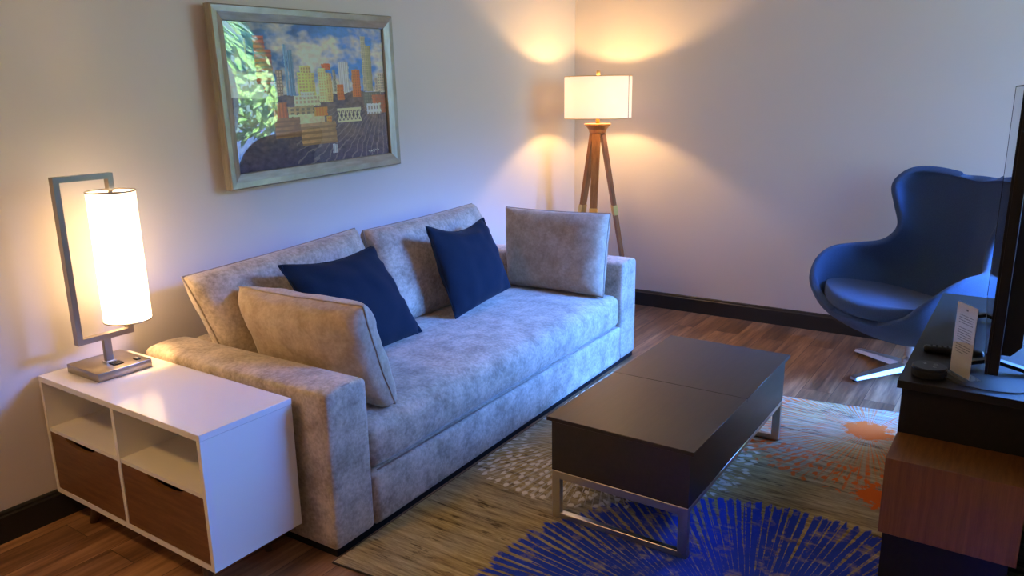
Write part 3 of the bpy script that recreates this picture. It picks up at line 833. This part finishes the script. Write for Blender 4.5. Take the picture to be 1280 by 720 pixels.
# ------------------------------------------------------------------ egg chair
CHX, CHY, CS = -0.477, 4.66, 1.04
PHI = math.radians(52)
Fd = V((-math.cos(PHI), -math.sin(PHI), 0))
chr_ = thing('egg_chair', 'blue wool egg-shaped lounge chair on a polished star base by the back wall', 'chair', (CHX, CHY, 0), math.atan2(Fd.y, Fd.x) - PI / 2)
spine = [V((0, y, z)) for y, z in ((.37, .355), (.30, .275), (.12, .212), (-.08, .22), (-.24, .325), (-.33, .50), (-.365, .68), (-.375, .82), (-.372, .93), (-.362, 0.99), (-.352, 1.022), (-.342, 1.036))]
rimp = [V(p) for p in ((.16, .388, .365), (.29, .385, .42), (.375, .37, .50), (.43, .29, .59), (.445, .18, .640), (.42, .05, .650), (.33, -.06, .672), (.288, -.12, .76), (.335, -.125, .885), (.385, -.145, .98), (.365, -.20, 1.045), (.315, -.25, 1.068), (.23, -.30, 1.066), (.11, -.335, 1.048))]
bm = bmesh.new(); NS, NTt = 28, 48; G = {}
for j in range(NTt + 1):
    t = j / NTt; p0 = cat_rom(spine, t); r = cat_rom(rimp, t)
    p1 = V((r.x * 1.06, p0.y + 0.22 * (r.y - p0.y), p0.z + 0.08 * (r.z - p0.z)))
    for i in range(NS + 1):
        s = 2 * i / NS - 1; a = abs(s)
        q = p0 * (1 - a) ** 2 + p1 * 2 * a * (1 - a) + r * a * a
        G[i, j] = bm.verts.new(V((math.copysign(q.x, s) if s else 0, q.y, q.z)) * CS)
for j in range(NTt):
    for i in range(NS):
        bm.faces.new((G[i, j], G[i, j + 1], G[i + 1, j + 1], G[i + 1, j]))
bmesh.ops.recalc_face_normals(bm, faces=bm.faces[:])
shell = obj('shell', bm, M['chair'], chr_, True)
md = shell.modifiers.new('Thickness', 'SOLIDIFY'); md.thickness = 0.045; md.offset = 0.0; md.use_even_offset = True
md = shell.modifiers.new('Round', 'SUBSURF'); md.levels = 1; md.render_levels = 2
def pad(p, s):
    u, v = 2 * p.x / s[0], 2 * p.y / s[1]
    k = math.sqrt(max(0.0, 1 - 0.5 * v * v)); l_ = math.sqrt(max(0.0, 1 - 0.5 * u * u))
    x, y = p.x * k, p.y * l_
    wdn = 1.0 - 0.16 * max(0, -v)
    z = p.z + 0.03 * (1 - u * u) * (1 - v * v) * (p.z / s[2]) + 0.05 * u * u
    return V((x * wdn, y, z))
pd = obj('seat_cushion', soft_box_bm((0.92 * CS, 0.80 * CS, 0.075 * CS), 0.036, (20, 20, 8), pad), M['chair'], chr_, True, (0, 0.045, 0.322 * CS))
pd.rotation_euler = (math.radians(7), 0, 0)
bm = bmesh.new(); add_lathe(bm, [(0.034, 0.03), (0.034, 0.085), (0.024, 0.10), (0.024, 0.215)], 24); o = obj('column', bm, M['alu'], chr_, True); smooth_angle(o, 30)
rot0 = -chr_.rotation_euler.z
for k in range(4):
    a = rot0 + math.radians(188 + 45 - 90 * k)
    d_ = V((math.cos(a), math.sin(a), 0)); s_ = V((-math.sin(a), math.cos(a), 0))
    bm = bmesh.new(); L = 0.385
    secs = [(0.0, 0.045, 0.062, 0.030), (0.12, 0.040, 0.052, 0.026), (L - 0.01, 0.026, 0.028, 0.012), (L, 0.022, 0.025, 0.012)]
    rings = []
    for (r, w, zt3, zb3) in secs:
        c = d_ * r
        rings.append([bm.verts.new(c + s_ * x * w + V((0, 0, z))) for x, z in ((-1, zb3), (1, zb3), (0.75, zt3), (-0.75, zt3))])
    for A, B in zip(rings, rings[1:]):
        for q in range(4): bm.faces.new((A[q], A[(q + 1) % 4], B[(q + 1) % 4], B[q]))
    bm.faces.new(rings[0][::-1]); bm.faces.new(rings[-1]); bmesh.ops.recalc_face_normals(bm, faces=bm.faces[:])
    lg = obj('leg', bm, M['alu'], chr_)
    bm = bmesh.new(); add_lathe(bm, [(0.016, 0.0), (0.018, 0.006), (0.018, 0.013)], 16, d_ * (L - 0.022)); obj('glide', bm, M['black_soft'], lg)

# ------------------------------------------------------------------ framed picture
PCX, PCY0, PCY1, PCZ0, PCZ1 = XL, 2.085, 3.222, 1.183, 1.955
pic = thing('framed_picture', 'silver framed cityscape painting behind glossy glazing above the sofa', 'picture', (XL, (PCY0 + PCY1) / 2, (PCZ0 + PCZ1) / 2))
# local: x out of the wall, y along the wall, z up
PIC_ROLL = math.radians(1.45)
pic.rotation_euler = (PIC_ROLL, 0, math.radians(2.0)); pic.location.x += 0.020
hw_, hh = (PCY1 - PCY0) / 2, (PCZ1 - PCZ0) / 2
prof = [(0.0, 0.0), (0.034, 0.0), (0.040, 0.006), (0.038, 0.030), (0.030, 0.058), (0.028, 0.064), (0.018, 0.066), (0.0, 0.066)]   # x out, inset
bm = bmesh.new(); rings = []
for (sy, sz) in ((-1, -1), (1, -1), (1, 1), (-1, 1)):
    rings.append([bm.verts.new((x + 0.001, sy * (hw_ - i), sz * (hh - i))) for x, i in prof])
for k in range(4):
    A, B = rings[k], rings[(k + 1) % 4]
    for q in range(len(prof)):
        w = (q + 1) % len(prof); bm.faces.new((A[q], A[w], B[w], B[q]))
bmesh.ops.recalc_face_normals(bm, faces=bm.faces[:])
t = NT('champagne silver leaf'); c = t.coords((60, 3, 3)); nn = t.noise(c, 3, 5, 0.6)
t.l(t.ramp(nn, [(0.3, (0.25, 0.22, 0.175)), (0.7, (0.38, 0.345, 0.285))]), t.b.inputs['Base Color']); t.set(Metallic=0.6, Roughness=0.45)
fr_ = obj('frame', bm, t.m, pic)
# the painting: colours brushed into the canvas mesh
def ns(x, y, s, k=0): return noise.fractal(V((x * s, y * s, k * 3.7)), 0.8, 2.1, 4)
def q2uv(px, py):
    xl = 115 + (py - 70) * 65 / 570; xr = 708 + (py - 97) * 27 / 475
    u = (px - xl) / (xr - xl); yt = 70 + 27 * u; yb = 640 - 68 * u
    return u, (py - yt) / (yb - yt)
BL_ = []
def bld(x0, y0, x1, y1, col, win, kind='w', period=(10, 14)):
    u0, v0 = q2uv(x0, y0); u1, v1 = q2uv(x1, y1); BL_.append((u0, v0, u1, v1, col, win, kind, period))
bld(188, 135, 216, 340, (.26, .25, .25), (.16, .15, .16))
bld(216, 125, 270, 300, (.40, .085, .045), (.16, .05, .05), 'h', (10, 17)); bld(240, 175, 292, 330, (.33, .08, .05), (.13, .05, .05), 'h', (10, 17))
bld(292, 250, 322, 345, (.20, .15, .13), (.40, .33, .26), 'w', (9, 12))
bld(316, 158, 343, 345, (.15, .30, .50), (.09, .18, .34), 'v', (7, 10)); bld(330, 178, 363, 345, (.11, .23, .42), (.07, .13, .26), 'v', (7, 10))
bld(612, 127, 645, 330, (.33, .33, .27), (.19, .19, .16), 'w', (8, 9)); bld(630, 160, 666, 330, (.28, .28, .18), (.17, .17, .11), 'w', (8, 9))
bld(374, 235, 416, 262, (.55, .42, .16), (.25, .18, .08)); bld(366, 260, 436, 350, (.60, .46, .14), (.30, .24, .12), 'w', (12, 12))
bld(497, 252, 515, 330, (.24, .24, .22), (.14, .14, .13)); bld(455, 228, 490, 250, (.50, .12, .05), (.30, .08, .04))
bld(440, 244, 480, 370, (.66, .50, .26), (.36, .26, .13), 'w', (9, 11)); bld(470, 262, 502, 370, (.52, .36, .16), (.26, .18, .09), 'w', (9, 11))
bld(520, 222, 568, 335, (.56, .57, .62), (.24, .26, .34), 'v', (8, 10))
bld(514, 305, 546, 362, (.52, .14, .04), (.30, .09, .03)); bld(573, 250, 614, 350, (.50, .15, .05), (.25, .08, .04), 'w', (9, 11))
bld(672, 278, 700, 340, (.34, .31, .27), (.20, .18, .16)); bld(684, 264, 720, 330, (.40, .36, .30), (.18, .16, .15), 'w', (9, 11))
bld(622, 335, 700, 380, (.10, .11, .10), (.17, .17, .14)); bld(660, 345, 722, 410, (.30, .10, .05), (.20, .12, .08))
bld(636, 378, 700, 415, (.62, .60, .56), (.14, .12, .13), 'w', (13, 26))
bld(355, 345, 452, 384, (.62, .54, .33), (.28, .22, .14), 'w', (14, 16)); bld(380, 332, 430, 350, (.66, .60, .42), (.3, .25, .2))
bld(285, 372, 338, 435, (.42, .14, .045), (.28, .09, .04), 'v', (12, 10))
bld(262, 300, 300, 400, (.17, .11, .09), (.30, .18, .1))
bld(335, 388, 430, 425, (.34, .26, .12), (.13, .10, .06), 'w', (20, 16)); bld(338, 418, 470, 462, (.56, .44, .27), (.45, .34, .2), 'x')
bld(428, 390, 480, 422, (.60, .22, .04), (.42, .13, .03), 'v', (12, 30)); bld(474, 424, 496, 448, (.62, .24, .06), (.3, .1, .03))
bld(380, 452, 516, 524, (.33, .21, .10), (.20, .11, .05), 'h', (40, 22)); bld(290, 430, 384, 500, (.26, .14, .06), (.18, .09, .04), 'h', (40, 18))
bld(497, 532, 518, 566, (.45, .50, .58), (.2, .24, .34), 'v', (8, 10))
def paint(u, v):
    n1 = ns(u * 1.3, v, 3.0, 1); n2 = ns(u, v, 9, 2); n3 = ns(u, v, 34, 3)
    # sky
    cl = max(0.0, min(1.0, 0.42 + 1.9 * ns(u * 1.1 + .2, v * 1.3, 3.4, 5) + 0.35 * n2 + (v - 0.22) * 0.9))
    blue = V((.03, .09, .27)).lerp(V((.045, .17, .52)), max(0, min(1, (u - .25) * 3 + .8 * n2)))
    sky = blue.lerp(V((.46, .44, .42)), cl) * (1 + .18 * n3)
    dk = max(0, min(1, (0.22 - u) * 6 + .3 * n2)) * max(0, 1 - v * 3.2)
    sky = sky.lerp(V((.05, .06, .10)), dk * .8)
    c = sky
    # ground: violet-grey rail yards with brown patches
    hz = 0.50 + 0.03 * n1
    if v > hz:
        g = V((.075, .062, .085)).lerp(V((.14, .10, .085)), max(0, min(1, .5 + n2)))
        g = g.lerp(V((.05, .04, .075)), max(0, min(1, (v - .72) * 4)))
        g = g * (1 + .45 * n3)
        ray = math.sin(26 * math.atan2(v - .45, u - 0.98) * 3 + 3 * n2)
        if ray > .86 and v > .6 and u > .35: g = g.lerp(V((.26, .22, .21)), .45)
        c = g
    wob = .004 * n3
    for (u0, v0, u1, v1, col, win, kind, per) in BL_:
        if u0 + wob < u < u1 + wob and v0 + wob < v < v1:
            base = V(col) * (1.12 - .35 * (u - u0) / (u1 - u0) + .22 * n3)
            fx = ((u - u0) * 590 / per[0]) % 1; fy = ((v - v0) * 545 / per[1]) % 1
            hit = {'w': fx > .45 and fy > .4, 'h': fy > .55, 'v': fx > .5, 'x': False}[kind]
            if hit: base = base.lerp(V(win), .8)
            c = base
    # trestle bridge
    bu0, bv0 = q2uv(515, 396); bu1, bv1 = q2uv(615, 444)
    if bu0 < u < bu1 and bv0 < v < bv1:
        fx = ((u - bu0) / (bu1 - bu0) * 6) % 1; fy = (v - bv0) / (bv1 - bv0)
        if fy < .14 or fy > .86 or abs(fx - fy) < .13 or abs(1 - fx - fy) < .13: c = V((.50, .42, .30))
    # signature squiggle
    su, sv = q2uv(665, 558)
    x = (u - su) * 590
    if -24 < x < 24 and abs((v - sv) * 545 - 5 * math.sin(x * .8) * math.cos(x * .17) + .12 * x) < 1.6: c = V((.5, .46, .44))
    return tuple(max(0.0, min(1.0, q * g_)) for q, g_ in zip(c, (2.5, 2.2, 1.75)))
iw, ih = hw_ - 0.060, hh - 0.060
NU, NV = 330, 215
bm = bmesh.new(); cl_ = bm.loops.layers.float_color.new('paint')
grid = [[bm.verts.new((0.012, -iw + 2 * iw * i / NU, ih - 2 * ih * j / NV)) for i in range(NU + 1)] for j in range(NV + 1)]
for j in range(NV):
    for i in range(NU):
        f = bm.faces.new((grid[j][i], grid[j + 1][i], grid[j + 1][i + 1], grid[j][i + 1]))
        c = paint((i + .5) / NU, (j + .5) / NV)
        for lp in f.loops: lp[cl_] = (*c, 1)
t = NT('oil paint'); at = t.n('ShaderNodeVertexColor'); at.layer_name = 'paint'
t.l(at.outputs[0], t.b.inputs['Base Color']); t.set(Roughness=0.6); t.bump(t.noise(t.coords(), 120, 3), 0.2, 0.002)
obj('painting', bm, t.m, pic)
# bowed acrylic glazing
bm = bmesh.new(); N1 = 40
gv = [[None] * (N1 + 1) for _ in range(N1 + 1)]
for j in range(N1 + 1):
    for i in range(N1 + 1):
        a, b = 2 * i / N1 - 1, 2 * j / N1 - 1
        gv[j][i] = bm.verts.new((0.0165 + 0.013 * (1 - abs(a) ** 1.4) * (1 - b * b), a * iw, b * ih))
for j in range(N1):
    for i in range(N1): bm.faces.new((gv[j][i], gv[j][i + 1], gv[j + 1][i + 1], gv[j + 1][i]))
obj('glazing', bm, M['acrylic'], pic, True)

# ------------------------------------------------------------------ outside
struct(box('ground', (XR + T, -6, -0.35), (30, 30, -0.3), M['lawn']))
def tree(x, y, h, r, seed, label, nleaf=3000, group=None, low=.30, leaf=1.0, mat='leaf'):
    rn = random.Random(seed)
    o = thing('tree', label, 'tree', (x, y, -0.3))
    bm = bmesh.new(); add_tube(bm, [(0, 0, 0), (0.05, 0.02, h * .3), (0, 0.05, h * .6), (0.03, 0, h * .85)], [0.14, 0.11, 0.08, 0.03], 10)
    obj('trunk', bm, M['bark'], o, True)
    bm = bmesh.new()
    blobs = [(V((rn.uniform(-.55, .55) * r, rn.uniform(-.55, .55) * r, h * rn.uniform(low, .88))), r * rn.uniform(.38, .62)) for _ in range(11)]
    for k in range(nleaf):
        c, rr = rn.choice(blobs)
        d = V((rn.gauss(0, 1), rn.gauss(0, 1), rn.gauss(0, 1))).normalized()
        p = c + d * rr * rn.uniform(.75, 1.05)
        nrm = (d + V((rn.gauss(0, .5), rn.gauss(0, .5), rn.gauss(0, .5)))).normalized()
        s = nrm.orthogonal().normalized(); s.rotate(Matrix.Rotation(rn.uniform(0, 6.28), 3, nrm)); w = nrm.cross(s)
        L = rn.uniform(.075, .12) * r * leaf
        bm.faces.new([bm.verts.new(p + s * L), bm.verts.new(p + w * L * .45), bm.verts.new(p - s * L), bm.verts.new(p - w * L * .45)])
    obj('crown', bm, M[mat], o)
tree(3.6, 9.6, 4.6, 2.0, 1, 'leafy green tree outside the window, mirrored in the picture glazing', 12000, None, .12, .75, 'leaf_pale')
for k, (tx, ty, th_, tr, lb) in enumerate(((7.6, -5.5, 4.6, 1.8, 'tall dark tree outside, well to one side of the pale tree mirrored in the glazing'), (8.4, 13.4, 5.0, 1.9, 'tall dark tree standing behind the mirrored pale tree, farther from the window'))):
    tree(tx, ty, th_, tr, 10 + k, lb, 2600, 'trees in the row outside')

# ------------------------------------------------------------------ light
w = bpy.data.worlds.new('World'); S.world = w; w.use_nodes = True
wt = w.node_tree; bg = wt.nodes['Background']
def wn(kind, **kw):
    nd = wt.nodes.new(kind)
    for k, v in kw.items(): setattr(nd, k, v)
    return nd
tcw = wn('ShaderNodeTexCoord'); sp = wn('ShaderNodeSeparateXYZ'); rp = wn('ShaderNodeValToRGB')
wt.links.new(tcw.outputs['Generated'], sp.inputs[0]); wt.links.new(sp.outputs[2], rp.inputs[0])
cr = rp.color_ramp; cr.elements.new(0.5); cr.elements.new(0.6)   # greenish glow painted low for haze and foliage light, blue above
for e, (p, c) in zip(cr.elements, ((0.16, (2.6, 4.3, 4.6)), (0.34, (0.4, 0.9, 2.4)), (0.60, (0.7, 1.7, 4.6)), (0.80, (2.6, 7.0, 16.0)))):
    e.position = p; e.color = (*c, 1)
# added bright sky lobe, aimed and sized to light the sofa and cabinet
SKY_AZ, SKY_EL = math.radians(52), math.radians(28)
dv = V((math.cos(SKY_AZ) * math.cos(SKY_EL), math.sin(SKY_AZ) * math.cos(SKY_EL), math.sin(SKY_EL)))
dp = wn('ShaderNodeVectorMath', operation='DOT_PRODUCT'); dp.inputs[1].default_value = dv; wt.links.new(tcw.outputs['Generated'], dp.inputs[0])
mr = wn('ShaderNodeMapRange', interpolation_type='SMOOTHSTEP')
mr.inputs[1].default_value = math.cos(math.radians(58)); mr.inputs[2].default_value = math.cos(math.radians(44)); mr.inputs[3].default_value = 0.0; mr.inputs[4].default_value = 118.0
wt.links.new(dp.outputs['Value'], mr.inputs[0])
er = wn('ShaderNodeMapRange', interpolation_type='SMOOTHSTEP')   # lobe fades out low to keep its light off the left wall
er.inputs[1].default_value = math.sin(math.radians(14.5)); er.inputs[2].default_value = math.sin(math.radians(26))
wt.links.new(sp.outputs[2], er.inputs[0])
e2 = wn('ShaderNodeMapRange', interpolation_type='SMOOTHSTEP')   # lobe fades out high to limit its light on the floor
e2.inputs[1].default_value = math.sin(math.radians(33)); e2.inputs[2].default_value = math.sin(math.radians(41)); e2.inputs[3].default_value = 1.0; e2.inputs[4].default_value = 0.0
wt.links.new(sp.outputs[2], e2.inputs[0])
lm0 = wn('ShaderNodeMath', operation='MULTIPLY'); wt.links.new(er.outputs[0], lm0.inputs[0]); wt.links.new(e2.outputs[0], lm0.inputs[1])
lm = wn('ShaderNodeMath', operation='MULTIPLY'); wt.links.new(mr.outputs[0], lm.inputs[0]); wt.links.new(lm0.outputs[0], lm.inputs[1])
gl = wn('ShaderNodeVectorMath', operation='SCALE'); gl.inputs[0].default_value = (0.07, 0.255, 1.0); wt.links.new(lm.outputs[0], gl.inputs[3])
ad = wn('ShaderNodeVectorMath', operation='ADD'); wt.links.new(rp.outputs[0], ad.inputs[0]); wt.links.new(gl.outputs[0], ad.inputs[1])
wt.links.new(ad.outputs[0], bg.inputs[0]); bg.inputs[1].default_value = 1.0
ld = bpy.data.lights.new('window_portal', 'AREA'); ld.shape = 'RECTANGLE'; ld.size = WZ1 - WZ0; ld.size_y = WY1 - WY0
ld.cycles.is_portal = True
lo_ = bpy.data.objects.new('window_portal', ld); link(lo_); lo_.location = (XR + T + 0.02, (WY0 + WY1) / 2, (WZ0 + WZ1) / 2); lo_.rotation_euler = (0, PI / 2, 0)
ld = bpy.data.lights.new('back_window_portal', 'AREA'); ld.shape = 'RECTANGLE'; ld.size = BX1 - BX0; ld.size_y = BZ1 - BZ0
ld.cycles.is_portal = True
lo_ = bpy.data.objects.new('back_window_portal', ld); link(lo_); lo_.location = ((BX0 + BX1) / 2, YB + T + 0.02, (BZ0 + BZ1) / 2); lo_.rotation_euler = (-PI / 2, 0, 0)
sd = bpy.data.lights.new('sun', 'SUN'); sd.energy = 130.0; sd.color = (0.95, 1.0, 0.95); sd.angle = math.radians(0.6)
so = bpy.data.objects.new('sun', sd); link(so); so.rotation_euler = V((0.75, 0.25, -0.75)).to_track_quat('-Z', 'Y').to_euler()
cl0 = thing('added_fill_light', 'added round white flush ceiling light giving warm fill from near the left wall', 'lamp', (-2.3, -0.3, ZC))  # added unseen lamp, warm fill for the near side of the room
bm = bmesh.new(); add_lathe(bm, [(0.19, 0.0), (0.19, -0.03), (0.175, -0.034), (0.175, -0.02)], 48, cap=False); obj('rim', bm, M['satin_white'], cl0, True)
bm = bmesh.new(); add_lathe(bm, [(0.174, -0.025), (0.15, -0.06), (0.09, -0.085), (0.03, -0.092)], 48)
t = NT('fill light diffuser'); t.set(Base_Color=(0.8, 0.78, 0.74, 1)); t.b.inputs['Emission Color'].default_value = (1.0, 0.58, 0.19, 1); t.b.inputs['Emission Strength'].default_value = 64.0
obj('diffuser', bm, t.m, cl0, True)
def bulb(name, loc, power, parent, r=0.03, col=WARM):
    d = bpy.data.lights.new(name, 'POINT'); d.energy = power; d.color = col; d.shadow_soft_size = r
    o = bpy.data.objects.new(name, d); link(o); o.parent = parent; o.location = loc
bulb('floor_lamp_bulb', (0, 0, 1.545), 17.0, fl)
bulb('table_lamp_bulb', (SHX, SHY, 0.34), 7.5, tl, 0.028)

# ------------------------------------------------------------------ camera
f = 966.515; roll = math.radians(-0.87377); pitch = math.radians(13.9199); yaw = math.radians(34.2309)
fw = V((-math.sin(yaw) * math.cos(pitch), math.cos(yaw) * math.cos(pitch), -math.sin(pitch)))
rt0 = V((math.cos(yaw), math.sin(yaw), 0)); up0 = rt0.cross(fw)
rt = rt0 * math.cos(roll) + up0 * math.sin(roll); up = up0 * math.cos(roll) - rt0 * math.sin(roll)
cd_ = bpy.data.cameras.new('Camera'); cam = bpy.data.objects.new('Camera', cd_); link(cam)
cd_.sensor_fit = 'HORIZONTAL'; cd_.sensor_width = 36.0; cd_.lens = 36.0 * f / 1280
cam.matrix_world = Matrix(((rt.x, up.x, -fw.x, 0), (rt.y, up.y, -fw.y, 0), (rt.z, up.z, -fw.z, 1.55), (0, 0, 0, 1)))
cd_.clip_start = 0.02
S.camera = cam
S.view_settings.view_transform = 'Standard'; S.view_settings.look = 'None'
S.view_settings.exposure = 0.45; S.view_settings.gamma = 1.0; S.view_settings.use_curve_mapping = False
S.cycles.max_bounces = 10; S.cycles.diffuse_bounces = 6; S.cycles.transparent_max_bounces = 12
S.cycles.use_denoising = True; S.cycles.caustics_reflective = False; S.cycles.caustics_refractive = False
S.cycles.sample_clamp_indirect = 6.0
